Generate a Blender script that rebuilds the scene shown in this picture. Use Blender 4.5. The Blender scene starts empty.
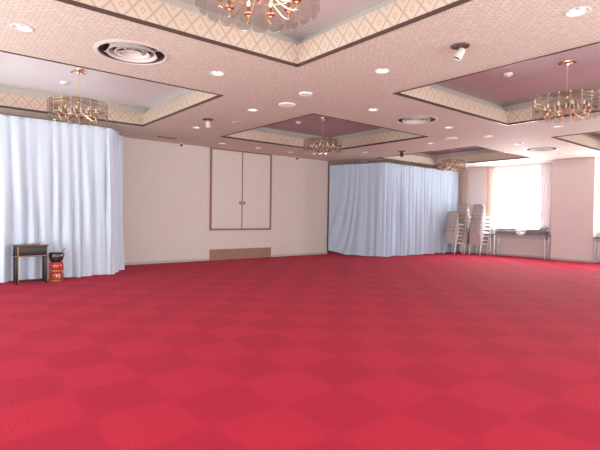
import bpy, bmesh, math, random
from mathutils import Vector, Matrix
from mathutils.geometry import delaunay_2d_cdt
random.seed(7)
PI = math.pi
COL = bpy.context.scene.collection

# ------------------------------------------------------------------ materials
def new_mat(name):
    m = bpy.data.materials.new(name); m.use_nodes = True
    nt = m.node_tree; nt.nodes.clear()
    out = nt.nodes.new('ShaderNodeOutputMaterial')
    return m, nt, out
def N(nt, t, **kw):
    n = nt.nodes.new(t)
    for k, v in kw.items(): setattr(n, k, v)
    return n
def setin(n, **kw):
    for k, v in kw.items():
        n.inputs[k.replace('_', ' ')].default_value = v
def pbsdf(nt, out, col=(.8,.8,.8), rough=.6, metal=0., spec=.4):
    b = N(nt, 'ShaderNodeBsdfPrincipled')
    b.inputs['Base Color'].default_value = (*col, 1)
    b.inputs['Roughness'].default_value = rough
    b.inputs['Metallic'].default_value = metal
    b.inputs['Specular IOR Level'].default_value = spec
    nt.links.new(b.outputs[0], out.inputs[0])
    return b
def simple(name, col, rough=.6, metal=0., spec=.4, emit=None, es=0, nz=.05, scale=12):
    m, nt, out = new_mat(name)
    b = pbsdf(nt, out, col, rough, metal, spec)
    tc = N(nt, 'ShaderNodeTexCoord'); no = N(nt, 'ShaderNodeTexNoise')
    no.inputs['Scale'].default_value = scale
    mx = N(nt, 'ShaderNodeMixRGB')
    mx.inputs[1].default_value = (*[c*(1-nz) for c in col], 1)
    mx.inputs[2].default_value = (*[min(1, c*(1+nz)) for c in col], 1)
    nt.links.new(tc.outputs['Object'], no.inputs['Vector'])
    nt.links.new(no.outputs['Fac'], mx.inputs[0]); nt.links.new(mx.outputs[0], b.inputs['Base Color'])
    if emit:
        b.inputs['Emission Color'].default_value = (*emit, 1); b.inputs['Emission Strength'].default_value = es
    return m
def math_(nt, op, a, b=None, c=None):
    n = N(nt, 'ShaderNodeMath', operation=op)
    for i, v in enumerate((a, b, c)):
        if v is None: continue
        if isinstance(v, (int, float)): n.inputs[i].default_value = v
        else: nt.links.new(v, n.inputs[i])
    return n.outputs[0]
def mixc(nt, fac, c1, c2):
    mx = N(nt, 'ShaderNodeMixRGB')
    if isinstance(fac, (int, float)): mx.inputs[0].default_value = fac
    else: nt.links.new(fac, mx.inputs[0])
    for i, c in ((1, c1), (2, c2)):
        if isinstance(c, tuple): mx.inputs[i].default_value = (*c, 1)
        else: nt.links.new(c, mx.inputs[i])
    return mx.outputs[0]

def carpet_mat():
    m, nt, out = new_mat('red_carpet')
    b = pbsdf(nt, out, rough=.9, spec=.06)
    g = N(nt, 'ShaderNodeNewGeometry')
    wob = N(nt, 'ShaderNodeTexNoise'); wob.inputs['Scale'].default_value = 1.7; wob.inputs['Detail'].default_value = 3
    nt.links.new(g.outputs['Position'], wob.inputs['Vector'])
    sp = N(nt, 'ShaderNodeSeparateXYZ'); nt.links.new(g.outputs['Position'], sp.inputs[0])
    w = math_(nt, 'MULTIPLY', math_(nt, 'SUBTRACT', wob.outputs['Fac'], .5), .3)
    c = .528
    u = math_(nt, 'ADD', math_(nt, 'DIVIDE', math_(nt, 'SUBTRACT', sp.outputs['X'], 2.63 - c/2), c), w)
    v = math_(nt, 'ADD', math_(nt, 'DIVIDE', math_(nt, 'SUBTRACT', sp.outputs['Y'], 2.675 - c/2), c), w)
    # soft checker: product of two rounded square waves
    su = math_(nt, 'SINE', math_(nt, 'MULTIPLY', u, PI)); sv = math_(nt, 'SINE', math_(nt, 'MULTIPLY', v, PI))
    pr = math_(nt, 'MULTIPLY', su, sv)
    mr = N(nt, 'ShaderNodeMapRange', interpolation_type='SMOOTHSTEP')
    mr.inputs['From Min'].default_value = -.16; mr.inputs['From Max'].default_value = .16
    nt.links.new(pr, mr.inputs['Value'])
    col = mixc(nt, mr.outputs[0], (.47, .022, .054), (.36, .015, .040))
    blotch = N(nt, 'ShaderNodeTexNoise'); blotch.inputs['Scale'].default_value = .9; blotch.inputs['Detail'].default_value = 5
    nt.links.new(g.outputs['Position'], blotch.inputs['Vector'])
    fb = math_(nt, 'MULTIPLY_ADD', blotch.outputs['Fac'], .5, .15)
    col = mixc(nt, fb, col, (.45, .020, .046))
    fine = N(nt, 'ShaderNodeTexNoise'); fine.inputs['Scale'].default_value = 55; fine.inputs['Detail'].default_value = 2
    nt.links.new(g.outputs['Position'], fine.inputs['Vector'])
    ff = math_(nt, 'MULTIPLY', math_(nt, 'SUBTRACT', fine.outputs['Fac'], .38), 1.1)
    col = mixc(nt, ff, col, (.28, .011, .026))
    nt.links.new(col, b.inputs['Base Color'])
    b.inputs['Sheen Weight'].default_value = .04
    b.inputs['Sheen Roughness'].default_value = .4
    b.inputs['Sheen Tint'].default_value = (1, .55, .6, 1)
    bp = N(nt, 'ShaderNodeBump'); bp.inputs['Strength'].default_value = .35; bp.inputs['Distance'].default_value = .01
    nt.links.new(fine.outputs['Fac'], bp.inputs['Height']); nt.links.new(bp.outputs[0], b.inputs['Normal'])
    return m

def ceiling_paper():
    m, nt, out = new_mat('ceiling_wallpaper')
    b = pbsdf(nt, out, rough=.75, spec=.25)
    g = N(nt, 'ShaderNodeNewGeometry'); sp = N(nt, 'ShaderNodeSeparateXYZ')
    nt.links.new(g.outputs['Position'], sp.inputs[0])
    k = 1/.09
    a = math_(nt, 'MULTIPLY', sp.outputs['X'], k); c = math_(nt, 'MULTIPLY', sp.outputs['Y'], k)
    p = math_(nt, 'FRACT', math_(nt, 'ADD', a, c)); q = math_(nt, 'FRACT', math_(nt, 'SUBTRACT', a, c))
    dp = math_(nt, 'ABSOLUTE', math_(nt, 'SUBTRACT', p, .5)); dq = math_(nt, 'ABSOLUTE', math_(nt, 'SUBTRACT', q, .5))
    edge = math_(nt, 'MAXIMUM', dp, dq)
    mr = N(nt, 'ShaderNodeMapRange'); mr.inputs['From Min'].default_value = .36; mr.inputs['From Max'].default_value = .5
    nt.links.new(edge, mr.inputs['Value'])
    crn = N(nt, 'ShaderNodeTexNoise'); crn.inputs['Scale'].default_value = 16; crn.inputs['Detail'].default_value = 2
    nt.links.new(g.outputs['Position'], crn.inputs['Vector'])
    crm = N(nt, 'ShaderNodeMapRange'); crm.inputs['From Min'].default_value = .38; crm.inputs['From Max'].default_value = .62
    nt.links.new(crn.outputs['Fac'], crm.inputs['Value']); crack = crm.outputs[0]
    dot = N(nt, 'ShaderNodeMapRange'); dot.inputs['From Min'].default_value = .22; dot.inputs['From Max'].default_value = .12
    nt.links.new(edge, dot.inputs['Value'])
    f = math_(nt, 'MAXIMUM', math_(nt, 'MULTIPLY', math_(nt, 'MULTIPLY', mr.outputs[0], crack), .75), math_(nt, 'MULTIPLY', dot.outputs[0], .7))
    col = mixc(nt, f, (.64, .575, .485), (.33, .25, .20))
    nz = N(nt, 'ShaderNodeTexNoise'); nz.inputs['Scale'].default_value = 30; nt.links.new(g.outputs['Position'], nz.inputs['Vector'])
    col = mixc(nt, math_(nt, 'MULTIPLY', nz.outputs['Fac'], .3), col, (.55, .475, .395))
    nt.links.new(col, b.inputs['Base Color'])
    return m

def fascia_paper():
    m, nt, out = new_mat('fascia_wallpaper')
    b = pbsdf(nt, out, rough=.7, spec=.25)
    g = N(nt, 'ShaderNodeNewGeometry'); sp = N(nt, 'ShaderNodeSeparateXYZ')
    nt.links.new(g.outputs['Position'], sp.inputs[0])
    W, Hh = .205, .25
    u = math_(nt, 'DIVIDE', math_(nt, 'ADD', sp.outputs['X'], sp.outputs['Y']), W)
    v = math_(nt, 'DIVIDE', math_(nt, 'SUBTRACT', sp.outputs['Z'], 3.11), Hh)
    # ogee lattice: diamond distance bent by a sine
    bend = math_(nt, 'MULTIPLY', math_(nt, 'SINE', math_(nt, 'MULTIPLY', v, 2*PI)), 0.0)
    p = math_(nt, 'FRACT', math_(nt, 'ADD', math_(nt, 'ADD', u, v), bend))
    q = math_(nt, 'FRACT', math_(nt, 'ADD', math_(nt, 'SUBTRACT', u, v), bend))
    dp = math_(nt, 'ABSOLUTE', math_(nt, 'SUBTRACT', p, .5)); dq = math_(nt, 'ABSOLUTE', math_(nt, 'SUBTRACT', q, .5))
    edge = math_(nt, 'MAXIMUM', dp, dq)
    def band(c0, w):
        d = math_(nt, 'ABSOLUTE', math_(nt, 'SUBTRACT', edge, c0))
        mr = N(nt, 'ShaderNodeMapRange'); mr.inputs['From Min'].default_value = w; mr.inputs['From Max'].default_value = w*.4
        nt.links.new(d, mr.inputs['Value']); return mr.outputs[0]
    f = math_(nt, 'MAXIMUM', math_(nt, 'MAXIMUM', band(.46, .03), band(.5, .01)), math_(nt, 'MULTIPLY', band(.12, .04), .8))
    col = mixc(nt, math_(nt, 'MULTIPLY', f, .75), (.58, .465, .37), (.36, .235, .165))
    nt.links.new(col, b.inputs['Base Color'])
    return m

def wall_paper(name, c1, c2):
    m, nt, out = new_mat(name)
    b = pbsdf(nt, out, rough=.85, spec=.2)
    g = N(nt, 'ShaderNodeNewGeometry')
    mp = N(nt, 'ShaderNodeMapping'); mp.inputs['Scale'].default_value = (1, 1, .25)
    nt.links.new(g.outputs['Position'], mp.inputs['Vector'])
    n1 = N(nt, 'ShaderNodeTexNoise'); n1.inputs['Scale'].default_value = 40; n1.inputs['Detail'].default_value = 3
    nt.links.new(mp.outputs[0], n1.inputs['Vector'])
    n2 = N(nt, 'ShaderNodeTexNoise'); n2.inputs['Scale'].default_value = 1.2
    nt.links.new(g.outputs['Position'], n2.inputs['Vector'])
    f = math_(nt, 'ADD', math_(nt, 'MULTIPLY', n1.outputs['Fac'], .7), math_(nt, 'MULTIPLY', n2.outputs['Fac'], .3))
    nt.links.new(mixc(nt, f, c1, c2), b.inputs['Base Color'])
    bp = N(nt, 'ShaderNodeBump'); bp.inputs['Strength'].default_value = .1; bp.inputs['Distance'].default_value = .004
    nt.links.new(n1.outputs['Fac'], bp.inputs['Height']); nt.links.new(bp.outputs[0], b.inputs['Normal'])
    return m
def wood(name, c1, c2, rough=.4):
    m, nt, out = new_mat(name)
    b = pbsdf(nt, out, rough=rough, spec=.5)
    tc = N(nt, 'ShaderNodeTexCoord'); mp = N(nt, 'ShaderNodeMapping'); mp.inputs['Scale'].default_value = (3, 3, 22)
    nt.links.new(tc.outputs['Object'], mp.inputs['Vector'])
    n1 = N(nt, 'ShaderNodeTexNoise'); n1.inputs['Scale'].default_value = 3; n1.inputs['Detail'].default_value = 5
    nt.links.new(mp.outputs[0], n1.inputs['Vector'])
    nt.links.new(mixc(nt, n1.outputs['Fac'], c1, c2), b.inputs['Base Color'])
    return m
def cloth(name, col, trans=.25, thin=0., rough=.9):
    m, nt, out = new_mat(name)
    d = N(nt, 'ShaderNodeBsdfDiffuse'); t = N(nt, 'ShaderNodeBsdfTranslucent')
    tc = N(nt, 'ShaderNodeTexCoord'); n1 = N(nt, 'ShaderNodeTexNoise'); n1.inputs['Scale'].default_value = 6
    nt.links.new(tc.outputs['Object'], n1.inputs['Vector'])
    c = mixc(nt, n1.outputs['Fac'], tuple(x*.96 for x in col), col)
    nt.links.new(c, d.inputs['Color']); nt.links.new(c, t.inputs['Color'])
    mx = N(nt, 'ShaderNodeMixShader'); mx.inputs[0].default_value = trans
    nt.links.new(d.outputs[0], mx.inputs[1]); nt.links.new(t.outputs[0], mx.inputs[2])
    last = mx.outputs[0]
    if thin:
        tr = N(nt, 'ShaderNodeBsdfTransparent'); m2 = N(nt, 'ShaderNodeMixShader'); m2.inputs[0].default_value = thin
        nt.links.new(last, m2.inputs[1]); nt.links.new(tr.outputs[0], m2.inputs[2]); last = m2.outputs[0]
    nt.links.new(last, out.inputs[0])
    return m
def glass(name, tint, alpha, rough=.05):
    m, nt, out = new_mat(name)
    tr = N(nt, 'ShaderNodeBsdfTransparent'); tr.inputs['Color'].default_value = (*tint, 1)
    gl = N(nt, 'ShaderNodeBsdfGlossy'); gl.inputs['Roughness'].default_value = rough; gl.inputs['Color'].default_value = (.95, .93, .9, 1)
    lw = N(nt, 'ShaderNodeLayerWeight'); lw.inputs['Blend'].default_value = .35
    f = math_(nt, 'MULTIPLY_ADD', lw.outputs['Fresnel'], .22, alpha)
    mx = N(nt, 'ShaderNodeMixShader'); nt.links.new(f, mx.inputs[0])
    nt.links.new(tr.outputs[0], mx.inputs[1]); nt.links.new(gl.outputs[0], mx.inputs[2]); nt.links.new(mx.outputs[0], out.inputs[0])
    return m

M = dict(
    carpet=carpet_mat(), ceil=ceiling_paper(), fascia=fascia_paper(),
    wall=wall_paper('back_wall_paper', (.57, .485, .44), (.67, .58, .53)),
    wallr=wall_paper('window_wall_paper', (.64, .55, .53), (.73, .64, .62)),
    cove=simple('cove_plaster', (.66, .62, .57), .8, nz=.04, scale=3),
    panel_l=simple('pale_lit_ceiling_panel', (.74, .73, .72), .7, nz=.05, scale=1.2),  # one panel material in lit and dimmer tones
    panel_m=simple('grey_half_lit_ceiling_panel', (.58, .50, .485), .7, nz=.06, scale=1.2),
    panel_d=simple('mauve_dim_ceiling_panel', (.43, .31, .32), .6, nz=.06, scale=1.2),
    trim=wood('dark_trim_wood', (.055, .028, .022), (.09, .045, .036), .35),
    frame=wood('brown_frame_wood', (.22, .09, .06), (.32, .14, .09), .4),
    hatch=wood('brown_panel_wood', (.25, .125, .08), (.31, .16, .105), .5),
    base=simple('grey_baseboard', (.42, .38, .37), .6),
    white=simple('white_plastic', (.82, .80, .78), .5),
    cream=simple('cream_metal', (.60, .53, .48), .45),
    silver=simple('silver_reflector', (.50, .48, .48), .35, .85),
    chrome=simple('chrome_tube', (.60, .59, .61), .25, .85),
    brass=simple('aged_brass', (.30, .22, .15), .4, .6),
    dark=simple('dark_cavity', (.05, .035, .035), .9),
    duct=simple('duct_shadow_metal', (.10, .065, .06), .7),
    gold=simple('polished_gold', (.70, .52, .32), .3, .9),
    copper=simple('copper_cup', (.42, .17, .10), .3, .8),
    crystal=simple('crystal', (.95, .90, .82), .08, 0, 1.),
    lamp=simple('lamp_bulb', (1, .97, .9), .4, emit=(1, .95, .88), es=3.2),
    candle=simple('candle_bulb', (1, .92, .8), .3, emit=(1, .85, .65), es=.35),
    pane=glass('smoked_glass', (.70, .67, .64), .10),
    rim=simple('glass_edge', (.42, .39, .37), .4, 0, .3),
    blue=cloth('pale_blue_curtain_cloth', (.67, .745, .845), .12),
    blue2=cloth('grey_blue_curtain_cloth', (.54, .64, .765), .15),
    hem=cloth('white_header_tape', (.62, .69, .78), .1),
    sheer=cloth('white_sheer', (.95, .95, .96), .6, .35),
    drape=cloth('peach_drape_cloth', (.60, .42, .34), .10),
    drape2=cloth('pink_grey_drape_cloth', (.56, .47, .48), .06),
    creamdrape=cloth('cream_drape_cloth', (.85, .77, .68), .2),
    lacquer=simple('black_lacquer', (.022, .010, .010), .35, 0, .35),
    goldline=simple('gold_lacquer_edge', (.36, .19, .08), .4, .5),
    red=simple('red_lacquer', (.45, .035, .02), .22, 0, .6),
    pot=simple('dark_iron_pot', (.05, .045, .045), .25, .4, .6),
    pinkbox=simple('pink_ceramic', (.72, .42, .38), .4),
    fabric=simple('taupe_chair_fabric', (.50, .42, .40), .85, nz=.1, scale=60),
    chairframe=simple('white_chair_frame', (.86, .84, .84), .3, .3),
    edgeshade=simple('chair_edge_shade', (.22, .17, .165), .8),  # shade tone for the lines between stacked chair backs
    vinyl=simple('pale_chair_vinyl', (.80, .78, .78), .5),
    tabletop=simple('grey_folding_table', (.27, .25, .27), .5),
    tabletop2=simple('pale_folding_table', (.62, .60, .60), .5),
    glasspane=glass('window_glass', (.97, .98, .98), .02),
    alu=simple('window_aluminium', (.7, .7, .7), .4, .3),
)

# ------------------------------------------------------------------ mesh helpers
class MB:
    def __init__(s): s.bm = bmesh.new(); s.mi = 0
    def _fin(s, faces):
        for f in faces: f.material_index = s.mi
    def box(s, x0, y0, z0, x1, y1, z1, bev=0.):
        vs = [s.bm.verts.new((x, y, z)) for x in (x0, x1) for y in (y0, y1) for z in (z0, z1)]
        q = [(0,1,3,2),(4,6,7,5),(0,4,5,1),(2,3,7,6),(0,2,6,4),(1,5,7,3)]
        fs = [s.bm.faces.new([vs[i] for i in a]) for a in q]
        s._fin(fs)
        if bev:
            es = list({e for f in fs for e in f.edges})
            r = bmesh.ops.bevel(s.bm, geom=es, offset=bev, segments=2, profile=.6, affect='EDGES')
            s._fin(r['faces'])
        return s
    def quad(s, *pts):
        f = s.bm.faces.new([s.bm.verts.new(p) for p in pts]); s._fin([f]); return s
    def tube(s, pts, r, n=8, cap=True, radii=None):
        pts = [Vector(p) for p in pts]; rings = []
        up = None
        for i, p in enumerate(pts):
            t = (pts[min(i+1, len(pts)-1)] - pts[max(i-1, 0)]).normalized()
            if up is None:
                up = Vector((0,0,1)) if abs(t.z) < .9 else Vector((1,0,0))
            a = t.cross(up).normalized(); b = a.cross(t).normalized(); up = b
            rr = radii[i] if radii else r
            rings.append([s.bm.verts.new(p + (a*math.cos(2*PI*k/n) + b*math.sin(2*PI*k/n))*rr) for k in range(n)])
        fs = []
        for i in range(len(rings)-1):
            for k in range(n):
                fs.append(s.bm.faces.new([rings[i][k], rings[i][(k+1)%n], rings[i+1][(k+1)%n], rings[i+1][k]]))
        if cap:
            fs.append(s.bm.faces.new(rings[0][::-1])); fs.append(s.bm.faces.new(rings[-1]))
        s._fin(fs); return s
    def lathe(s, prof, n=32, c=(0,0,0)):
        rings = []
        for r, z in prof:
            if r < 1e-5: rings.append([s.bm.verts.new((c[0], c[1], c[2]+z))])
            else: rings.append([s.bm.verts.new((c[0]+r*math.cos(2*PI*k/n), c[1]+r*math.sin(2*PI*k/n), c[2]+z)) for k in range(n)])
        fs = []
        for a, b in zip(rings, rings[1:]):
            for k in range(n):
                k2 = (k+1) % n
                if len(a) == 1 and len(b) == 1: continue
                if len(a) == 1: fs.append(s.bm.faces.new([a[0], b[k2], b[k]]))
                elif len(b) == 1: fs.append(s.bm.faces.new([a[k], a[k2], b[0]]))
                else: fs.append(s.bm.faces.new([a[k], a[k2], b[k2], b[k]]))
        s._fin(fs); return s
    def torus(s, R, r, z=0, n=32, m=8):
        return s.lathe([(R + r*math.cos(2*PI*k/m), z + r*math.sin(2*PI*k/m)) for k in range(m+1)], n)
    def ball(s, c, r, n=12, m=8, sz=1.):
        return s.lathe([(r*math.sin(PI*k/m), -r*sz*math.cos(PI*k/m)) for k in range(m+1)], n, c)
    def grid(s, P, nu, nv):
        vs = [[s.bm.verts.new(P(i/nu, j/nv)) for j in range(nv+1)] for i in range(nu+1)]
        s._fin([s.bm.faces.new([vs[i][j], vs[i+1][j], vs[i+1][j+1], vs[i][j+1]]) for i in range(nu) for j in range(nv)])
        return s
    def build(s, name, mats, parent=None, smooth=True, loc=None):
        bmesh.ops.remove_doubles(s.bm, verts=s.bm.verts, dist=1e-5)
        bmesh.ops.recalc_face_normals(s.bm, faces=s.bm.faces)
        me = bpy.data.meshes.new(name); s.bm.to_mesh(me); s.bm.free()
        for m in (mats if isinstance(mats, (list, tuple)) else [mats]): me.materials.append(M[m])
        if smooth:
            for p in me.polygons: p.use_smooth = True
            me.set_sharp_from_angle(angle=math.radians(38))
        o = bpy.data.objects.new(name, me); COL.objects.link(o)
        if parent: o.parent = parent
        if loc: o.location = loc
        return o
def tag(o, label=None, cat=None, group=None):
    if label: o['label'] = label
    if cat: o['category'] = cat
    if group: o['group'] = group
    return o
def empty(name, loc, label, cat, group=None, rz=0):
    o = bpy.data.objects.new(name, None); COL.objects.link(o); o.location = loc
    o.rotation_euler = (0, 0, rz); o.empty_display_size = .1
    return tag(o, label, cat, group)
def struct(o): o['kind'] = 'structure'; return o
def copy_tree(o, parent=None):
    c = o.copy(); COL.objects.link(c)
    if parent: c.parent = parent
    for ch in list(o.children): copy_tree(ch, c)
    return c

# ------------------------------------------------------------------ dimensions
H = 3.11; YB = 11.41; XW = 15.55; XP = 15.27
CX = [(.15, 3.597), (5.452, 8.926), (10.951, 14.114)]
CY = [(1.10, 4.487), (6.318, 9.675)]
XMIN, YMIN, YMAX = -2.2, -2.2, 12.5

# floor
struct(MB().box(XMIN, YMIN, -.1, XW+.2, YMAX+.1, 0).build('floor', 'carpet', smooth=False))

# fixtures in the ceiling (x, y, radius of the cut)
DOWN = [
 ((.78,5.41), 'silver recessed downlight between the two left coffers, nearest the upper left corner'),
 ((2.99,5.41), 'silver recessed downlight just right of the large round air vent at upper left'),
 ((4.53,1.66), 'silver recessed downlight high at upper right, the closest one to the viewer on that side'),
 ((4.52,3.91), 'lit recessed downlight right of the nearest coffer corner, left of the white spotlight'),
 ((4.50,6.85), 'lit recessed downlight just behind the two flat white speaker discs'),
 ((4.50,9.03), 'recessed downlight at the right end of the left coffer'),
 ((6.03,5.41), 'lit recessed downlight between centre coffer and middle round air vent'),
 ((8.34,5.41), 'lit downlight in front of the big right coffer corner, right of the middle vent'),
 ((9.80,3.89), 'small lit downlight seen just below the right-hand chandelier'),
 ((9.80,6.85), 'lit recessed downlight left of the far white speaker disc'),
 ((9.78,9.05), 'small downlight between centre coffer and the pale blue corner of the right curtain'),
 ((11.34,5.41), 'small lit downlight in front of the farthest round vent, above the window'),
 ((13.72,5.41), 'tiny lit downlight close to the window pillar top'),
 ((6.00,10.55), 'lit downlight above the left edge of the wall cupboard'),
 ((7.13,10.55), 'lit downlight above the middle of the wall cupboard'),
 ((8.25,10.55), 'lit downlight above the right edge of the wall cupboard'),
 ((11.30,10.50), 'tiny downlight over the side face of the right blue curtain'),
]
ACV = [((1.88,5.40),.42,'large round air vent in the ceiling at upper left, closest to the viewer'),
       ((7.25,5.41),.40,'round air vent in the middle of the ceiling, between downlights'),
       ((12.60,5.41),.42,'farthest round air vent, near the window pillar')]
circ_holes = [(x, y, .088) for (x, y), _ in DOWN] + [(c[0], c[1], r*.86) for c, r, _ in ACV]

def ceiling_mesh():
    verts, edges = [], []
    def loop(pts):
        b = len(verts); verts.extend(Vector(p) for p in pts)
        edges.extend((b+i, b+(i+1) % len(pts)) for i in range(len(pts)))
    loop([(XMIN, YMIN), (XW+.2, YMIN), (XW+.2, YMAX+.1), (XMIN, YMAX+.1)])
    for a, b in CX:
        for c, d in CY: loop([(a,c),(b,c),(b,d),(a,d)])
    for x, y, r in circ_holes:
        loop([(x+r*math.cos(2*PI*k/32), y+r*math.sin(2*PI*k/32)) for k in range(32)])
    vo, eo, fo, *_ = delaunay_2d_cdt(verts, edges, [], 0, 1e-6)
    bm = bmesh.new(); bv = [bm.verts.new((v.x, v.y, H)) for v in vo]
    for f in fo:
        cx = sum(vo[i].x for i in f)/len(f); cy = sum(vo[i].y for i in f)/len(f)
        if any(a < cx < b and c < cy < d for a, b in CX for c, d in CY): continue
        if any((cx-x)**2 + (cy-y)**2 < (r*.995)**2 for x, y, r in circ_holes): continue
        bm.faces.new([bv[i] for i in f][::-1])
    m = MB(); m.bm.free(); m.bm = bm
    return m.build('ceiling', 'ceil', smooth=False)
ceil = struct(ceiling_mesh())
ZF, ZP, S = H + .262, H + .43, .20
pm = {(0,0): 'panel_m', (0,1): 'panel_l', (1,0): 'panel_d', (1,1): 'panel_d', (2,0): 'panel_d', (2,1): 'panel_d'}  # tones put window light and red carpet bounce into the panel colour
for i, (a, b) in enumerate(CX):
    for j, (c, d) in enumerate(CY):
        m = MB()
        for p, q in (((a,c),(b,c)), ((b,c),(b,d)), ((b,d),(a,d)), ((a,d),(a,c))):
            m.quad((*p, H), (*q, H), (*q, ZF), (*p, ZF))
        m.build('coffer_fascia', 'fascia', ceil, smooth=False)
        # recessed light cove: a ledge, then a plaster band leaning out to the panel
        def ring(e, z): return [(a-e, c-e, z), (b+e, c-e, z), (b+e, d+e, z), (a-e, d+e, z)]
        m = MB()
        rs = [ring(0, ZF), ring(.05, ZF+.012), ring(S, ZP)]
        for r0, r1 in zip(rs, rs[1:]):
            for k in range(4): m.quad(r0[k], r0[(k+1)%4], r1[(k+1)%4], r1[k])
        m.build('coffer_cove', 'cove', ceil, smooth=False)
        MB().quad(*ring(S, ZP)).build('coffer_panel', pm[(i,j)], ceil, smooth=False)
        m = MB(); t, zt, zb = .010, H+.026, H-.012
        m.box(a-.004, c-.004, zb, b+.004, c+t, zt); m.box(a-.004, d-t, zb, b+.004, d+.004, zt)
        m.box(a-.004, c+t, zb, a+t, d-t, zt); m.box(b-t, c+t, zb, b+.004, d-t, zt)
        m.build('coffer_edge_trim', 'trim', ceil, smooth=False)

# walls
wb = struct(MB().box(XMIN, YB, 0, 10.53, YB+.12, H).build('wall_back', 'wall', smooth=False))
struct(MB().box(10.45, YMAX, 0, XW, YMAX+.1, H).build('wall_alcove', 'wallr', smooth=False))
m = MB()
X0, X1 = XW, XW+.14
WZ0, WZ1 = .90, 3.0
wins = [(6.36, 8.40), (2.9, 4.99)]
ys = [YMIN, 2.9, 4.99, 6.36, 8.40, YMAX]
m.box(X0, YMIN, 0, X1, YMAX+.1, WZ0); m.box(X0, YMIN, WZ1, X1, YMAX+.1, H)
m.box(X0, YMIN, WZ0, X1, 2.9, WZ1); m.box(X0, 4.99, WZ0, X1, 6.36, WZ1); m.box(X0, 8.40, WZ0, X1, YMAX+.1, WZ1)
m.build('wall_right', 'wallr', smooth=False)['kind'] = 'structure'
struct(MB().box(XP, 5.02, 0, XW, 6.20, H).build('trim_1', 'wallr', smooth=False))['label'] = 'pale pink wallpapered pillar between the windows'
# baseboards
m = MB(); m.box(XMIN, YB-.014, 0, 6.13, YB, .062); m.box(8.19, YB-.014, 0, 10.53, YB, .062)
struct(m.build('baseboard_back', 'base', smooth=False))
m = MB(); m.box(XW-.014, 6.21, 0, XW, YMAX, .062); m.box(XP-.014, 5.0, 0, XP, 6.21, .062); m.box(XW-.014, YMIN, 0, XW, 5.0, .062)
struct(m.build('baseboard_right', 'base', smooth=False))
# end post of the back wall
struct(MB().box(10.53, YB-.01, 0, 10.57, YB+.13, H).build('trim_2', 'frame', smooth=False))

# windows
for k, (ya, yb) in enumerate(wins):
    w = MB(); xx = XW+.04; f = .045
    w.box(xx, ya, WZ0, xx+.06, yb, WZ0+f); w.box(xx, ya, WZ1-f, xx+.06, yb, WZ1)
    w.box(xx, ya, WZ0+f, xx+.06, ya+f, WZ1-f); w.box(xx, yb-f, WZ0+f, xx+.06, yb, WZ1-f)
    ym = (ya+yb)/2; w.box(xx, ym-.025, WZ0+f, xx+.06, ym+.025, WZ1-f)
    wo = struct(w.build('window_%d' % (k+1), 'alu', smooth=False))
    MB().box(xx+.025, ya+f, WZ0+f, xx+.032, yb-f, WZ1-f).build('pane', 'glasspane', wo, smooth=False)
    MB().box(XW-.03, ya, WZ0-.03, XW+.04, yb, WZ0).build('window_sill', 'base', wo, smooth=False)

# ------------------------------------------------------------------ curtains
def fold_fn(seed, length, pitch):
    rnd = random.Random(seed)
    # irregular pleat positions, each a rounded ridge between sharp valleys
    xs = [-2.]
    while xs[-1] < length + 4: xs.append(xs[-1] + pitch*rnd.uniform(.45, 1.5))
    hs = [rnd.uniform(.35, 1.) for _ in xs]; ph = [rnd.uniform(0, 6.28) for _ in xs]
    import bisect
    def f(s, z):
        s = s + .016*math.sin(.9*z + 1.3*s) + .006*math.sin(2.1*z + 5*s)
        i = max(0, min(len(xs)-2, bisect.bisect(xs, s)-1))
        t = (s-xs[i])/(xs[i+1]-xs[i])
        hgt = hs[i]*(1 + .25*math.sin(1.6*z + ph[i]))
        return (abs(math.sin(PI*max(0, min(1, t))))**.8)*hgt*2 - 1 + .18*math.sin(s*38 + z)
    return f
def pleated(pts, z0, z1, mat, name, pitch=.24, amp=.06, seed=1, parent=None, dens=45, nz=22, warp=None, zb=None, off=0.):
    P = [Vector((x, y)) for x, y in pts]; L = [0]
    for a, b in zip(P, P[1:]): L.append(L[-1] + (b-a).length)
    T = L[-1]; f = fold_fn(seed, T, pitch)
    def at(s):
        for i in range(len(P)-1):
            if s <= L[i+1] + 1e-9:
                t = (s-L[i])/(L[i+1]-L[i]); return P[i].lerp(P[i+1], t)
        return P[-1]
    def nrm(s):
        a, b = at(max(0, s-.06)), at(min(T, s+.06)); d = (b-a).normalized(); return Vector((d.y, -d.x))
    def pos(u, v):
        s = u*T; z = z1 + (z0-z1)*v
        sw = warp(s, v) if warp else s
        fade = min(1, s/.05, (T-s)/.05)
        d = f(sw, z)*amp*(.12 + .88*min(1, v*1.8))*(.3+.7*fade) + off
        p = at(s) + nrm(s)*d
        if v == 1: z = z0 + (zb(s) if zb else .008*math.sin(s*9))
        return (p.x, p.y, z)
    return MB().grid(pos, int(T*dens), nz).build(name, mat, parent)
def curtain(pts, z0, z1, mat, label, base, cat='curtain', name='curtain', band=True, group=None, **kw):
    e = empty(name, base, label, cat, group)
    pl = [(x-base[0], y-base[1]) for x, y in pts]
    pleated(pl, z0, z1, mat, 'curtain_cloth', parent=e, **kw)
    if band:
        k2 = dict(kw); k2.update(nz=2, zb=lambda s: 0, off=.006); k2.pop('warp', None)
        pleated(pl, z1-.045, z1+.004, 'hem', 'header_band', parent=e, **k2)
        m = MB(); m.tube([(x, y, z1+.015) for x, y in pl], .011, 8); m.build('rail', 'frame', e)
    return e
curtain([(-1.6, 9.72), (2.93, 9.72), (3.0, 9.75), (3.56, 10.80)], .012, 2.985, 'blue',
        'tall pale blue pleated curtain wall behind the black stand, turning back at its right end', (1.0, 9.72, 0), seed=3, pitch=.17, amp=.075)
def wp(s, v):
    g = max(0, 1 - s/1.3)
    return s + .75*(v**1.6)*g
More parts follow.
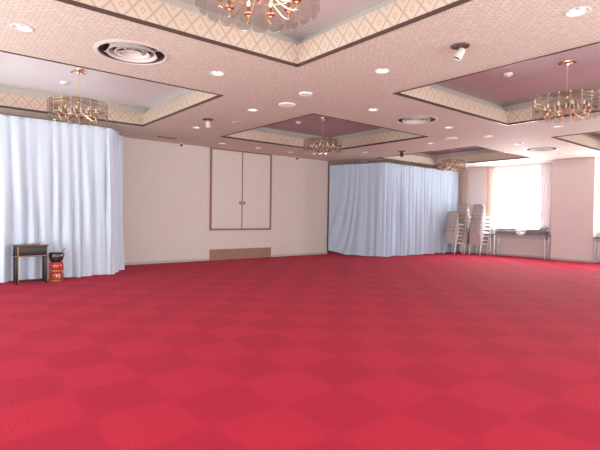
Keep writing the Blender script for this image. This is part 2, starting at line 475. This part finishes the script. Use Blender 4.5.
curtain([(10.50, 11.30), (11.10, 9.53), (11.16, 9.48), (11.3, 9.475), (13.86, 9.50)], .02, 2.955, 'blue2',
        'grey-blue pleated curtain forming a corner beside the end of the back wall', (11.16, 9.48, 0), seed=11, pitch=.2, amp=.055, warp=wp,
        zb=lambda s: .01*math.sin(s*8) + .10*max(0, 1-s/.7))
curtain([(13.87, 9.53), (15.32, 9.50)], .02, 2.955, 'blue2',
        'narrow grey-blue curtain panel behind the chair stacks', (14.4, 9.7, 0), seed=23, pitch=.22, amp=.05)
# window drapes
def drape(y0, y1, mat, label, x=XW-.07, z0=.90, z1=3.06, seed=5, pitch=.1, amp=.03, sweep=0):
    e = empty('window_drape', (x, (y0+y1)/2, z0), label, 'drape', 'drapes at the windows')
    c = (y0+y1)/2
    o = pleated([(0, y1-c), (0, y0-c)], 0, z1-z0, mat, 'drape_cloth', pitch=pitch, amp=amp, seed=seed, parent=e, dens=90)
    if sweep:
        for v in o.data.vertices:
            k = 1 - v.co.z/(z1-z0); v.co.y = v.co.y*(1-.25*math.sin(PI*min(1, k*1.05))) + sweep*k*k
    MB().tube([(.0, y1-c+.02, z1-z0+.012), (.0, y0-c-.02, z1-z0+.012)], .012).build('drape_rail', 'cream', e)
    return e
drape(9.28, 9.47, 'drape', 'narrow peach drape on the wall right of the blue curtain, behind the chairs', z0=.3, seed=31)
drape(8.20, 8.50, 'drape', 'peach drape at the left side of the bright window', seed=8, sweep=.04)
drape(6.22, 6.68, 'drape2', 'pinkish grey drape at the right side of the bright window, next to the pillar', seed=9, sweep=-.03)
drape(4.72, 4.98, 'creamdrape', 'bright cream drape just right of the pillar at the photo edge', seed=13)
e = empty('sheer_curtain', (XW-.02, 7.4, .89), 'white sheer curtain glowing across the bright window', 'curtain')
pleated([(0, 1.0), (0, -.98)], 0, 2.08, 'sheer', 'sheer_cloth', pitch=.12, amp=.012, seed=17, parent=e, dens=40)
e = empty('sheer_curtain', (XW-.02, 3.95, .89), 'white sheer curtain across the window right of the pillar', 'curtain')
pleated([(0, 1.0), (0, -1.0)], 0, 2.08, 'sheer', 'sheer_cloth', pitch=.12, amp=.012, seed=18, parent=e, dens=40)

# ------------------------------------------------------------------ cupboard in the back wall
cb = empty('wall_cupboard', (7.155, YB, .83), 'tall double-door wallpapered wall cupboard with brown wooden frame reaching the ceiling', 'cupboard')
w2 = 1.035; hh = H - .83; t = .05
m = MB(); m.box(-w2, -.035, 0, w2, 0, t); m.box(-w2, -.035, hh-.03, w2, 0, hh)
m.box(-w2, -.035, t, -w2+t, 0, hh-.03); m.box(w2-t, -.035, t, w2, 0, hh-.03)
m.build('frame', 'frame', cb, smooth=False)
for s in (-1, 1):
    xa, xb = (-w2+t+.004, -.02) if s < 0 else (.02, w2-t-.004)
    d = MB().box(xa, -.022, t+.004, xb, -.002, hh-.034, .003).build('door', 'wall', cb, smooth=False)
    hx = s*.065
    MB().box(hx-.042, -.032, .74, hx+.042, -.022, .83, .003).box(hx-.022, -.036, .765, hx+.022, -.031, .805, .002).build('handle', 'brass', d, smooth=False)
MB().box(-.02, -.012, t, .02, -.001, hh-.03).build('centre_strip', 'frame', cb, smooth=False)
hp = empty('low_wall_panel', (7.16, YB, 0), 'low brown wooden panel set at the wall base below the cupboard', 'panel')
MB().box(-1.015, -.022, .004, 1.015, 0, .285, .003).build('board', 'hatch', hp, smooth=False)
MB().box(-1.03, -.026, 0, -1.015, 0, .30).box(1.015, -.026, 0, 1.03, 0, .30).box(-1.015, -.026, .285, 1.015, 0, .30).build('edging', 'frame', hp, smooth=False)
# switch
sw = empty('light_switch', (10.30, YB, 1.37), 'small pale light switch near the right end of the back wall', 'switch')
MB().box(-.035, -.01, -.06, .035, 0, .06, .003).build('plate', 'cream', sw)
MB().box(-.012, -.015, -.025, .012, -.01, .025, .002).build('rocker', 'white', sw)
# little dark fittings at the top of the back wall
for x, lb in ((5.22, 'tiny dark fitting at the top of the back wall, left of the cupboard'), (9.10, 'tiny dark fitting at the top of the back wall, right of the cupboard')):
    e = empty('wall_sensor', (x, YB-.12, H), lb, 'sensor', 'dark fittings along the top of the back wall')
    MB().lathe([(0,0),(.035,0),(.035,-.012),(.03,-.02),(0,-.02)], 16).build('mount', 'white', e)
    MB().ball((0, 0, -.045), .035).build('sensor_head', 'pot', e)
e = empty('ceiling_grille', (4.57, 10.70, H), 'narrow slotted ceiling grille above the left part of the back wall', 'grille')
MB().box(-.22, -.07, -.008, .22, .07, 0).build('grille_plate', 'duct', e, smooth=False)
m = MB()
for k in range(5): m.box(-.21, -.062+k*.028, -.013, .21, -.052+k*.028, -.008)
m.build('slats', 'frame', e, smooth=False)

# ------------------------------------------------------------------ ceiling fixtures
def downlight():
    e = empty('downlight', (0,0,H), 'x', 'downlight', 'recessed downlights in the ceiling')
    MB().lathe([(.083,.01),(.087,-.004),(.100,-.006),(.108,-.003),(.110,0),(.086,.001)], 32).build('trim_ring', 'cream', e)
    MB().lathe([(.086,0),(.080,.03),(.066,.065),(.045,.085),(0,.09)], 32).build('reflector', 'silver', e)
    MB().tube([(-.060,0,.030),(-.026,0,.030)], .019, 10).build('bulb', 'lamp', e)
    MB().tube([(.026,0,.030),(.060,0,.030)], .019, 10).build('bulb', 'lamp', e)
    return e
p = None
for i, ((x, y), lb) in enumerate(DOWN):
    if p is None: p = downlight(); o = p
    else: o = copy_tree(p)
    o.location = (x, y, H); o['label'] = lb; o.rotation_euler.z = -math.atan2(x, y)
def vent():
    e = empty('air_vent', (0,0,H), 'x', 'air vent', 'round ceiling air vents')
    MB().lathe([(.88,0),(.87,-.015),(.885,-.03),(.94,-.025),(1.0,-.004),(1.0,0)], 48).build('outer_flange', 'cream', e)
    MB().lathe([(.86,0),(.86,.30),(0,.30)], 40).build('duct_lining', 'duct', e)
    MB().lathe([(.56,.14),(.60,.02),(.615,-.03),(.65,-.045),(.66,-.04),(.635,-.01),(.62,.03),(.58,.14)], 48).build('middle_ring', 'cream', e)
    MB().lathe([(.36,.16),(.39,.06),(.42,.0),(.465,-.02),(.475,-.015),(.44,.01),(.41,.07),(.38,.16)], 48).build('inner_ring', 'cream', e)
    MB().lathe([(0,.06),(.10,.055),(.18,.03),(.25,-.01),(.26,-.005),(.20,.06),(.10,.09),(0,.10)], 36).build('centre_cone', 'cream', e)
    m = MB()
    for k in range(3):
        a = k*PI/3 + .3; c, s = math.cos(a), math.sin(a)
        m.tube([(-.8*c, -.8*s, .06), (.8*c, .8*s, .06)], .015, 6)
    m.build('spokes', 'cream', e)
    return e
p = None
for (x, y), r, lb in ACV:
    o = p = vent() if p is None else p
    if lb is not ACV[0][2]: o = copy_tree(p)
    o.location = (x, y, H); o.scale = (r, r, r); o['label'] = lb
for x, y, r, lb in ((4.70,6.12,.145,'larger flat white speaker disc in the middle of the ceiling'),
                 (4.49,5.39,.105,'smaller flat white disc just behind the nearest coffer corner'),
                 (9.46,6.08,.145,'larger flat speaker disc on the far ceiling, left of the big right coffer corner'),
                 (9.81,5.38,.105,'smaller flat disc on the far ceiling below the big right coffer corner')):
    e = empty('ceiling_speaker', (x, y, H), lb, 'speaker', 'flat round ceiling discs')
    MB().lathe([(r,0),(r,-.01),(r*.94,-.018),(r*.9,-.016)], 36).build('rim', 'white', e)
    MB().lathe([(r*.9,-.016),(r*.5,-.021),(0,-.022)], 36).build('grille_cover', 'white', e)
def spot(x, y, lb, mat='cream', ang=.6, az=0., sc=.8):
    e = empty('spotlight', (x, y, H), lb, 'spotlight', 'adjustable ceiling spotlights')
    MB().lathe([(0,-.004),(.07,-.004),(.095,-.012),(.10,0)], 28).build('mounting_plate', 'duct', e)
    MB().tube([(0,0,-.004),(0,0,-.06)], .014).build('swivel', 'duct', e)
    R = Matrix.Rotation(az, 4, 'Z') @ Matrix.Rotation(ang, 4, 'Y')
    m = MB().lathe([(0,.075),(.035,.072),(.05,.05),(.056,-.05),(.06,-.08),(.052,-.08),(.045,-.03),(0,-.02)], 24)
    o = m.build('lamp_head', mat, e); o.matrix_local = Matrix.Translation((0,0,-.085)) @ R
    o.scale = (sc, sc, sc)
    g = MB().lathe([(.048,-.06),(.02,-.07),(0,-.072)], 20).build('lens', 'silver', o)
    return e
spot(4.48, 2.79, 'white adjustable spotlight on the ceiling at upper right, nearest one', ang=.55, az=PI*.75+PI)
spot(4.28, 8.09, 'white adjustable spotlight beside the right end of the left coffer', ang=.8, az=-2.2)
def unlit(x, y, lb):
    e = empty('ceiling_fitting', (x, y, H), lb, 'fitting', 'small unlit ceiling fittings')
    MB().lathe([(.10,0),(.098,-.008),(.07,-.012),(.062,-.008)], 28).build('rim', 'cream', e)
    MB().lathe([(.062,-.008),(.045,-.002),(.03,-.014),(0,-.018)], 24).build('face', 'silver', e)
unlit(4.86, 7.98, 'small unlit round fitting between left and centre coffers, right of a spotlight')
unlit(9.48, 7.99, 'small unlit round fitting right of the centre coffer')
spot(10.35, 8.20, 'dark ball-like spotlight hanging before the right blue curtain', 'pot', .5, .8)
for x, y, lb in ((1.92,8.90,'white smoke detector on the pale panel of the left coffer'), (7.13,3.59,'smoke detector on the mauve panel of the big right coffer'),
                 (7.04,8.72,'smoke detector on the left side of the centre coffer panel'), (7.45,7.72,'tiny sprinkler on the near side of the centre coffer panel')):
    e = empty('smoke_detector', (x, y, ZP), lb, 'smoke detector', 'smoke detectors on the coffer panels')
    MB().lathe([(0,-.0),(.07,-.0),(.07,-.015),(.055,-.03),(0,-.03)], 24).build('housing', 'white', e)
    MB().lathe([(.03,-.03),(.03,-.045),(.02,-.052),(0,-.052)], 20).build('sensor_cap', 'cream', e)

# ------------------------------------------------------------------ chandeliers
ZC = H - .105      # top of the glass drum
def chandelier():
    e = empty('chandelier', (0,0,ZP), 'x', 'chandelier', 'brass and glass drum chandeliers')
    z0 = ZC - ZP
    MB().lathe([(0,0),(.075,0),(.07,-.02),(.03,-.035),(.02,-.06),(0,-.062)], 24).build('canopy', 'gold', e)
    for k in range(3):
        a = 2*PI*k/3 + .4
        MB().tube([(.05*math.cos(a), .05*math.sin(a), -.02),(.1*math.cos(a), .1*math.sin(a), -.03),(.115*math.cos(a), .115*math.sin(a), -.045)], .012, 8, radii=[.008,.012,.018]).build('canopy_bracket', 'copper', e)
    m = MB(); n = 13; L = (-.06) - (z0+.06)
    for k in range(n):
        zc = -.06 - L*(k+.5)/n; a = (k % 2)*PI/2
        m.tube([(.011*math.cos(a)*math.cos(t), .011*math.sin(a)*math.cos(t), zc + L/n*.62*math.sin(t)) for t in [2*PI*q/10 for q in range(11)]], .0022, 5, False)
    m.tube([(.006,0,-.05),(.006,0,z0+.06)], .0025, 5)
    m.build('chain', 'gold', e)
    # hub
    MB().lathe([(0,z0+.08),(.02,z0+.07),(.03,z0+.03),(.015,z0),(.022,z0-.04),(.04,z0-.08),(.035,z0-.11),(.05,z0-.14),(.045,z0-.165),(.02,z0-.18),(.012,z0-.195),(.016,z0-.21),(0,z0-.225)], 20).build('hub', 'gold', e)
    R = .428
    m = MB(); m.torus(R-.012, .008, z0, 40, 6); m.torus(R-.012, .006, z0-.05, 40, 6)
    for k in range(5):
        a = 2*PI*k/5; m.tube([(.02*math.cos(a), .02*math.sin(a), z0+.03),((R-.012)*math.cos(a), (R-.012)*math.sin(a), z0)], .006, 6)
    m.build('top_ring', 'gold', e)
    n = 20; gw = 2*PI*R/n*.985; hg = .262
    def pane_mesh():
        m = MB(); r = gw*.5*.8
        def prof():  # outline with rounded lower corners (w, z)
            o = [(-gw/2, z0+.012), (gw/2, z0+.012), (gw/2, z0-hg+r)]
            o += [(gw/2 - r + r*math.cos(t), z0-hg+r - r*math.sin(t)) for t in [PI/2*q/6 for q in range(1, 7)]]
            o += [(-gw/2 + r - r*math.sin(t), z0-hg+r - r*math.cos(t)) for t in [PI/2*q/6 for q in range(0, 7)]]
            return o
        O = prof()
        cv = lambda w: R + .012 - w*w*1.6
        front = [m.bm.verts.new((cv(w)+.004, w, z)) for w, z in O]
        f = m.bm.faces.new(front); f.material_index = 0
        # bright cut edge
        inner = [(w*.965, z0-hg/2 + (z-(z0-hg/2))*.975) for w, z in O]
        a = [m.bm.verts.new((cv(w)+.0045, w, z)) for w, z in O]; b = [m.bm.verts.new((cv(w)+.0045, w, z)) for w, z in inner]
        for i in range(1, len(O)):
            j = (i+1) % len(O)
            g = m.bm.faces.new([a[i], a[j], b[j], b[i]]); g.material_index = 1
        return m.build('glass_pane', ['pane', 'rim'], e, smooth=False)
    pn = pane_mesh()
    for k in range(n):
        o = pn if k == 0 else pn.copy()
        if k: COL.objects.link(o)
        o.rotation_euler.z = 2*PI*k/n
    # little knobs where panes hang
    m = MB()
    for k in range(n):
        a = 2*PI*(k+.5)/n; m.ball((R*math.cos(a)*1.01, R*math.sin(a)*1.01, z0+.008), .014, 8, 6)
    m.build('pane_knobs', 'gold', e)
    na = 10; arm = cup = bulb = None
    for k in range(na):
        if k == 0:
            arm = MB().tube([(.04,0,z0-.13),(.10,0,z0-.175),(.17,0,z0-.23),(.22,0,z0-.262),(.255,0,z0-.268),(.275,0,z0-.245),(.275,0,z0-.215)], .0065, 7).build('arm', 'gold', e)
            cup = MB().lathe([(0,z0-.222),(.016,z0-.219),(.02,z0-.208),(.034,z0-.2),(.038,z0-.19),(.026,z0-.194),(.012,z0-.185),(.012,z0-.14),(0,z0-.138)], 16, (.275,0,0)).build('candle_cup', 'copper', arm)
            bulb = MB().lathe([(.009,z0-.138),(.015,z0-.12),(.012,z0-.10),(.004,z0-.08),(0,z0-.075)], 12, (.275,0,0)).build('bulb', 'candle', arm)
            drop = MB().ball((.275, 0, z0-.258), .010, 8, 5, 1.2).build('arm_knob', 'gold', arm)
        else:
            o = arm.copy(); COL.objects.link(o); o.rotation_euler.z = 2*PI*k/na
            for c in (cup, bulb, drop):
                q = c.copy(); COL.objects.link(q); q.parent = o
    cr = MB().ball((.15, 0, z0-.12), .017, 8, 6, 2.6).build('crystal_drop', 'crystal', e)
    for k in range(10):
        o = cr if k == 0 else cr.copy()
        if k: COL.objects.link(o)
        o.rotation_euler.z = 2*PI*(k+.5)/10
    return e
CH = [((1.87,2.79), 'largest brass and glass chandelier cut off by the top edge of the photo'),
      ((1.93,7.99), 'brass and smoked glass drum chandelier hanging in the left pale coffer'),
      ((7.18,7.98), 'small drum chandelier hanging in the centre coffer above the wall end'),
      ((7.22,2.76), 'drum chandelier with copper cups hanging in the big right coffer'),
      ((12.53,8.0), 'farthest small drum chandelier near the blue curtain and chair stacks')]
p = chandelier()
for i, ((x, y), lb) in enumerate(CH):
    o = p if i == 0 else copy_tree(p)
    o.location = (x, y, ZP); o['label'] = lb

# ------------------------------------------------------------------ chairs
SEATZ = .40
def make_chair():
    e = empty('banquet_chair', (0,0,0), 'x', 'chair')
    # local: faces +X, back at x=0, width along Y
    w = .187
    m = MB().box(-.01, -w+.01, .36, .40, w-.01, .385, .006)
    m.build('seat_base', 'chairframe', e)
    m = MB()
    def seat(u, v):
        x = .015 + u*.40; y = (-1+2*v)*w
        ed = min(1, min(u, 1-u)*6, min(v, 1-v)*6)
        return (x, y, .385 + .035*math.sqrt(max(0, ed)))
    m.grid(seat, 14, 12).box(.015, -w, .380, .415, w, .387).build('seat', 'vinyl', e)
    m = MB()
    def back(u, v, off):
        z = .38 + u*.46; yy = (-1+2*v)*w*(1 - .12*max(0, u-.5)**2)
        if u > .86: yy *= math.sqrt(max(.02, 1-((u-.86)/.14)**2*.45))
        x = -.035 - .09*u**1.3 + .012*abs(2*v-1)**2
        return (x + off*(1 + .9*max(0, u-.8)/.2), yy, z)
    m.grid(lambda u, v: back(u, v, -.016), 12, 8); m.grid(lambda u, v: back(u, v, .016), 12, 8)
    for v in (0, 1): m.grid(lambda u, t: tuple(Vector(back(u, v, -.016)).lerp(Vector(back(u, v, .016)), t)), 12, 1)
    for u in (0, 1): m.grid(lambda v, t: tuple(Vector(back(u, v, -.016)).lerp(Vector(back(u, v, .016)), t)), 8, 1)
    m.build('backrest', 'fabric', e)
    pp = [back(.45+.55*k/8, 0, -.03) for k in range(9)] + [back(1, k/6, -.03) for k in range(1, 6)] + [back(1-.55*k/8, 1, -.03) for k in range(9)]
    MB().tube(pp, .007, 6).build('edge_shade_line', 'edgeshade', e)  # dark tube standing in for the shadow line between stacked backs
    for s in (-1, 1):
        m = MB().tube([(-.11, s*(w+.012), .78), (-.055, s*(w+.012), .5), (-.02, s*(w+.012), .37)], .011, 8)
        m.build('back_frame', 'chairframe', e)
        MB().tube([(-.02, s*(w+.012), .37), (-.045, s*(w+.014), .2), (-.075, s*(w+.016), .0)], .011, 8).build('leg', 'chairframe', e)
        MB().tube([(.39, s*(w+.012), .375), (.40, s*(w+.014), .2), (.42, s*(w+.016), .0)], .011, 8).build('leg', 'chairframe', e)
        MB().box(-.02, s*(w+.012)-.012, .358, .40, s*(w+.012)+.012, .382, .004).build('side_rail', 'chairframe', e)
    return e
ordn = ['first','second','third','fourth','fifth','sixth','seventh','eighth']
proto = None
for (x, y, n, nm, grp) in ((14.40, 9.18, 6, 'short stack by blue curtain', 'chairs in the short left stack'),
                      (14.92, 9.12, 8, 'tall rear stack, middle of three', 'chairs in the tall rear stack'),
                      (14.83, 8.48, 8, 'tall right stack beside window', 'chairs in the tall right stack')):
    for k in range(n):
        if proto is None: proto = make_chair(); o = proto
        else: o = copy_tree(proto)
        o.location = (x + k*.036, y, k*.130); o.rotation_euler.y = 0
        wh = 'lowest' if k == 0 else ('topmost' if k == n-1 else ordn[k] + ' from floor')
        o['label'] = 'taupe-backed white banquet chair, %s in %s' % (wh, nm); o['group'] = grp

# ------------------------------------------------------------------ folding tables under the windows
TH = .12
def folding_table(x, y0, y1, zt, lb, mat='tabletop'):
    e = empty('folding_table', (x, (y0+y1)/2, 0), lb, 'table', 'folding tables under the windows')
    L = (y1-y0)/2
    MB().box(-.17, -L, zt-.032, .17, L, zt, .004).build('tabletop', mat, e)
    MB().box(-.15, -L+.06, zt-TH, -.135, L-.06, zt-.032).box(.135, -L+.06, zt-TH, .15, L-.06, zt-.032).build('apron', 'base', e, smooth=False)
    for s in (-1, 1):
        for q in (-1, 1):
            MB().tube([(q*.15, s*(L-.04), 0), (q*.15, s*(L-.04), zt-.03)], .010, 8).build('leg', 'chrome', e)
        MB().tube([(-.15, s*(L-.04), .12), (.15, s*(L-.04), .12)], .01, 8).build('stretcher', 'chrome', e)
    return e
folding_table(15.30, 6.29, 8.02, .745, 'grey folding table standing under the bright window, left of the pillar')
folding_table(15.30, 8.08, 9.3, .745, 'grey folding table mostly hidden behind the chair stacks')
folding_table(15.30, 3.0, 4.98, .745, 'grey folding table right of the pillar at the photo edge')
def folded(x, y0, y1, z, th, lb, mat='tabletop', grp='folded tables stacked on the window tables'):
    e = empty('folded_table', (x, (y0+y1)/2, z), lb, 'table', grp); L = (y1-y0)/2
    MB().box(-.14, -L, 0, .14, L, .028, .004).build('tabletop', mat, e)
    m = MB()
    for q in (-1, 1):
        m.tube([(q*.10, -L+.05, .043), (q*.10, -L+.55*L, .043)], .011, 6); m.tube([(q*.10, L-.05, .043), (q*.10, L-.55*L, .043)], .011, 6)
    m.tube([(-.11, -L+.05, .043), (.11, -L+.05, .043)], .011, 6); m.tube([(-.11, L-.05, .043), (.11, L-.05, .043)], .011, 6)
    m.tube([(-.11, L-.05, .043), (.11, L-.05, .043)], .011, 6); m.tube([(0, -L+.05, .043), (0, L-.05, .043)], .008, 6)
    m.build('folded_legs', 'chrome', e)
folded(15.30, 7.22, 8.0, .745, .05, 'lower folded grey table stacked left under the bright window')
folded(15.30, 7.26, 7.98, .80, .05, 'second folded grey table stacked left under the bright window')
folded(15.30, 6.33, 7.02, .745, .05, 'lower folded grey table stacked right under the window, near the pillar')
folded(15.30, 7.24, 8.01, .855, .05, 'third folded table, paler, stacked left under the bright window', 'tabletop2')
folded(15.30, 6.33, 7.0, .855, .05, 'third folded grey table stacked right under the window, near the pillar')
folded(15.31, 6.32, 6.98, .80, .05, 'second folded grey table stacked right under the window, near the pillar')
folded(15.30, 4.2, 4.95, .745, .05, 'folded grey table lying on the table right of the pillar')
folded(15.30, 7.27, 7.96, .91, .05, 'grey folded table on the very top of the left pile under the window')
folded(15.31, 6.34, 6.96, .91, .05, 'grey folded table on the very top of the right pile under the window')
e = empty('white_box', (15.3, 7.12, .745), 'small white box between the two piles of folded tables', 'box')
MB().box(-.08, -.07, 0, .08, .07, .055, .003).build('box_body', 'white', e)
MB().box(-.083, -.073, .055, .083, .073, .07, .003).build('box_lid', 'white', e)
e = empty('cloth_bundle', (15.30, 6.40, .97), 'dark grey folded cloth bundle on the table end beside the pillar', 'cloth')
def bun(u, v):
    x = -.11+.22*u; y = -.08+.16*v; k = math.sin(PI*u)**.4*math.sin(PI*v)**.4
    return (x, y, .075*k*(1+.15*math.sin(u*9+v*5)))
MB().grid(bun, 14, 10).box(-.11, -.08, -.005, .11, .08, .004).build('cloth', 'tabletop', e)

# ------------------------------------------------------------------ lacquer stand and brazier by the left curtain
st = empty('lacquer_stand', (1.495, 9.42, 0), 'black lacquer side stand with gold edges in front of the left blue curtain', 'stand')
MB().box(-.262, -.15, .655, .262, .15, .68, .004).build('top_board', 'lacquer', st)
MB().box(-.264, -.153, .666, .264, -.150, .670).build('top_gold_line', 'goldline', st, smooth=False)
MB().box(-.205, -.14, .497, .205, .14, .655, .003).build('drawer_box', 'lacquer', st)
MB().box(-.262, -.15, .475, .262, .15, .497, .003).build('shelf', 'lacquer', st)
MB().box(-.264, -.153, .483, .264, -.150, .494).build('shelf_gold_line', 'goldline', st, smooth=False)
for sx in (-1, 1):
    for sy in (-1, 1):
        lg = MB().box(sx*.228-.022, sy*.122-.022, 0, sx*.228+.022, sy*.122+.022, .475, .003).box(sx*.228-.022, sy*.122-.022, .497, sx*.228+.022, sy*.122+.022, .655, .003).build('leg', 'lacquer', st)
        MB().box(sx*.228+.014, sy*.122-.0245, .01, sx*.228+.0225, sy*.122-.0222, .47).box(sx*.228+.008, sy*.122-.0245, .50, sx*.228+.0225, sy*.122-.0222, .65).build('gold_line', 'goldline', lg, smooth=False)
MB().box(-.206, .10, .01, .206, .125, .045, .003).build('back_rail', 'lacquer', st)
e = empty('ceramic_dish', (1.50, 9.42, .68), 'small pinkish dish on top of the black stand', 'dish')
MB().lathe([(0,0),(.05,0),(.055,.004),(.075,.028),(.078,.034),(.070,.032),(.05,.012),(0,.010)], 28).build('dish_body', 'pinkbox', e)
MB().ball((0,0,.028), .03, 12, 8, .6).build('dish_lid', 'white', e)
e = empty('small_tray', (1.68, 9.40, .68), 'small flat reddish tray on the right corner of the black stand', 'tray')
MB().box(-.05, -.04, 0, .05, .04, .006, .002).build('tray_base', 'pinkbox', e)
MB().box(-.05, -.04, .006, -.045, .04, .016).box(.045, -.04, .006, .05, .04, .016).box(-.045,-.04,.006,.045,-.035,.016).box(-.045,.035,.006,.045,.04,.016).build('tray_rim', 'copper', e, smooth=False)
br = empty('lacquer_brazier_stand', (1.905, 9.40, 0), 'round red and gold lacquer pedestal on the carpet beside the black stand', 'pedestal')
MB().lathe([(0,.0),(.118,0),(.122,.008),(.120,.022),(.105,.028),(0,.028)], 36).build('base_ring', 'goldline', br)
MB().lathe([(0,.028),(.098,.028),(.104,.06),(.100,.12),(.094,.165),(.10,.18),(0,.18)], 36).build('lower_body', 'red', br)
MB().lathe([(.0,.18),(.118,.18),(.122,.19),(.118,.205),(.0,.205)], 36).build('middle_ring', 'goldline', br)
MB().lathe([(0,.205),(.100,.205),(.108,.23),(.108,.30),(.10,.325),(0,.325)], 36).build('upper_body', 'red', br)
MB().lathe([(.0,.325),(.112,.325),(.116,.335),(.108,.352),(.0,.352)], 36).build('upper_ring', 'red', br)
m = MB()
for k in range(6):
    a = -PI/2 + .15 + 2*PI*k/6; c, s = math.cos(a), math.sin(a)
    o = MB().lathe([(0,-.0),(.03,.0),(.034,.004),(.03,.008),(0,.009)], 20).build('oval_badge', 'silver' if k == 0 else 'goldline', br)
    o.matrix_local = Matrix.Translation((.097*c, .097*s, .10)) @ Matrix.Rotation(a, 4, 'Z') @ Matrix.Rotation(PI/2, 4, 'Y') @ Matrix.Diagonal((1.5, 1, 1, 1))
for k in range(6):
    a = 2*PI*k/6 + .6
    MB().tube([(.113*math.cos(a), .113*math.sin(a), .02), (.120*math.cos(a), .120*math.sin(a), .10), (.112*math.cos(a), .112*math.sin(a), .19), (.118*math.cos(a), .118*math.sin(a), .26), (.108*math.cos(a), .108*math.sin(a), .34)], .008, 8).build('post', 'red', br)
pt = empty('iron_pot', (1.905, 9.40, .352), 'dark rounded pot standing on the red and gold pedestal', 'pot')
MB().lathe([(0,0),(.075,0),(.105,.02),(.125,.07),(.128,.12),(.120,.155),(.126,.165),(.122,.168),(.112,.155),(.118,.11),(.10,.03),(0,.02)], 40).build('pot_body', 'pot', pt)
for s in (-1, 1):
    MB().tube([(s*.12,0,.11),(s*.145,0,.115),(s*.15,0,.135),(s*.14,0,.15),(s*.12,0,.15)], .007, 8).build('handle', 'silver', pt)
ld = empty('ladle', (1.905, 9.40, .38), 'thin dark red ladle handle rising from the pot', 'ladle')
MB().tube([(.02,0,.03),(.07,-.01,.11),(.14,-.02,.215)], .008, 8).build('handle', 'red', ld)
MB().lathe([(0,0),(.025,.006),(.034,.028),(.03,.028),(.02,.01),(0,.006)], 20).build('scoop', 'red', ld)

# ------------------------------------------------------------------ lights
def area(name, loc, rot, sx, sy, power, col=(1,1,1), spread=180):
    l = bpy.data.lights.new(name, 'AREA'); l.shape = 'RECTANGLE'; l.size = sx; l.size_y = sy
    l.energy = power; l.color = col; l.spread = math.radians(spread)
    o = bpy.data.objects.new(name, l); COL.objects.link(o); o.location = loc; o.rotation_euler = rot
    return o
# daylight outside the two windows, pushing in towards -X
area('window_daylight', (16.3, 7.4, 1.7), (0, math.radians(98), 0), 2.2, 2.2, 820, (.93, .98, 1))
area('window_daylight', (16.3, 3.9, 1.7), (0, math.radians(98), 0), 2.2, 2.2, 820, (.93, .98, 1))
# added fill lamps behind and beside the viewer, tilted up to brighten the ceiling
area('rear_fill', (4.5, -2.6, .9), (math.radians(112), 0, 0), 13, 1.6, 470, (.88, .985, 1), 150)
area('side_fill', (-2.6, 4.5, .9), (0, math.radians(-112), 0), 1.6, 13, 470, (.88, .985, 1), 150)
# ceiling downlights
for (x, y), _ in DOWN:
    l = bpy.data.lights.new('downlight_glow', 'SPOT'); l.energy = 7; l.spot_size = math.radians(120); l.spot_blend = 1; l.shadow_soft_size = .012; l.color = (1, .93, .85)
    o = bpy.data.objects.new('downlight_glow', l); COL.objects.link(o); o.location = (x, y, H+.045)

w = bpy.data.worlds.new('sky'); bpy.context.scene.world = w; w.use_nodes = True
bg = w.node_tree.nodes.get('Background') or w.node_tree.nodes.new('ShaderNodeBackground')
bg.inputs[0].default_value = (.97, .98, 1, 1); bg.inputs[1].default_value = 1.3

# ------------------------------------------------------------------ camera
cam = bpy.data.cameras.new('camera'); co = bpy.data.objects.new('camera', cam); COL.objects.link(co)
F = Vector((.6335396, .7734858, -.01863564)); R = Vector((.77370898, -.63339861, .01343915)); U = R.cross(F)
mt = Matrix((R, U, -F)).transposed().to_4x4(); mt.translation = (0, 0, 1.25); co.matrix_world = mt
cam.sensor_width = 36; cam.lens = 460.94*36/600; cam.clip_start = .05; cam.clip_end = 200
sc = bpy.context.scene; sc.camera = co
sc.view_settings.view_transform = 'Standard'; sc.view_settings.look = 'None'; sc.view_settings.exposure = 0
sc.cycles.use_denoising = True; sc.cycles.max_bounces = 10; sc.cycles.diffuse_bounces = 6; sc.cycles.transparent_max_bounces = 16
sc.cycles.sample_clamp_indirect = 6
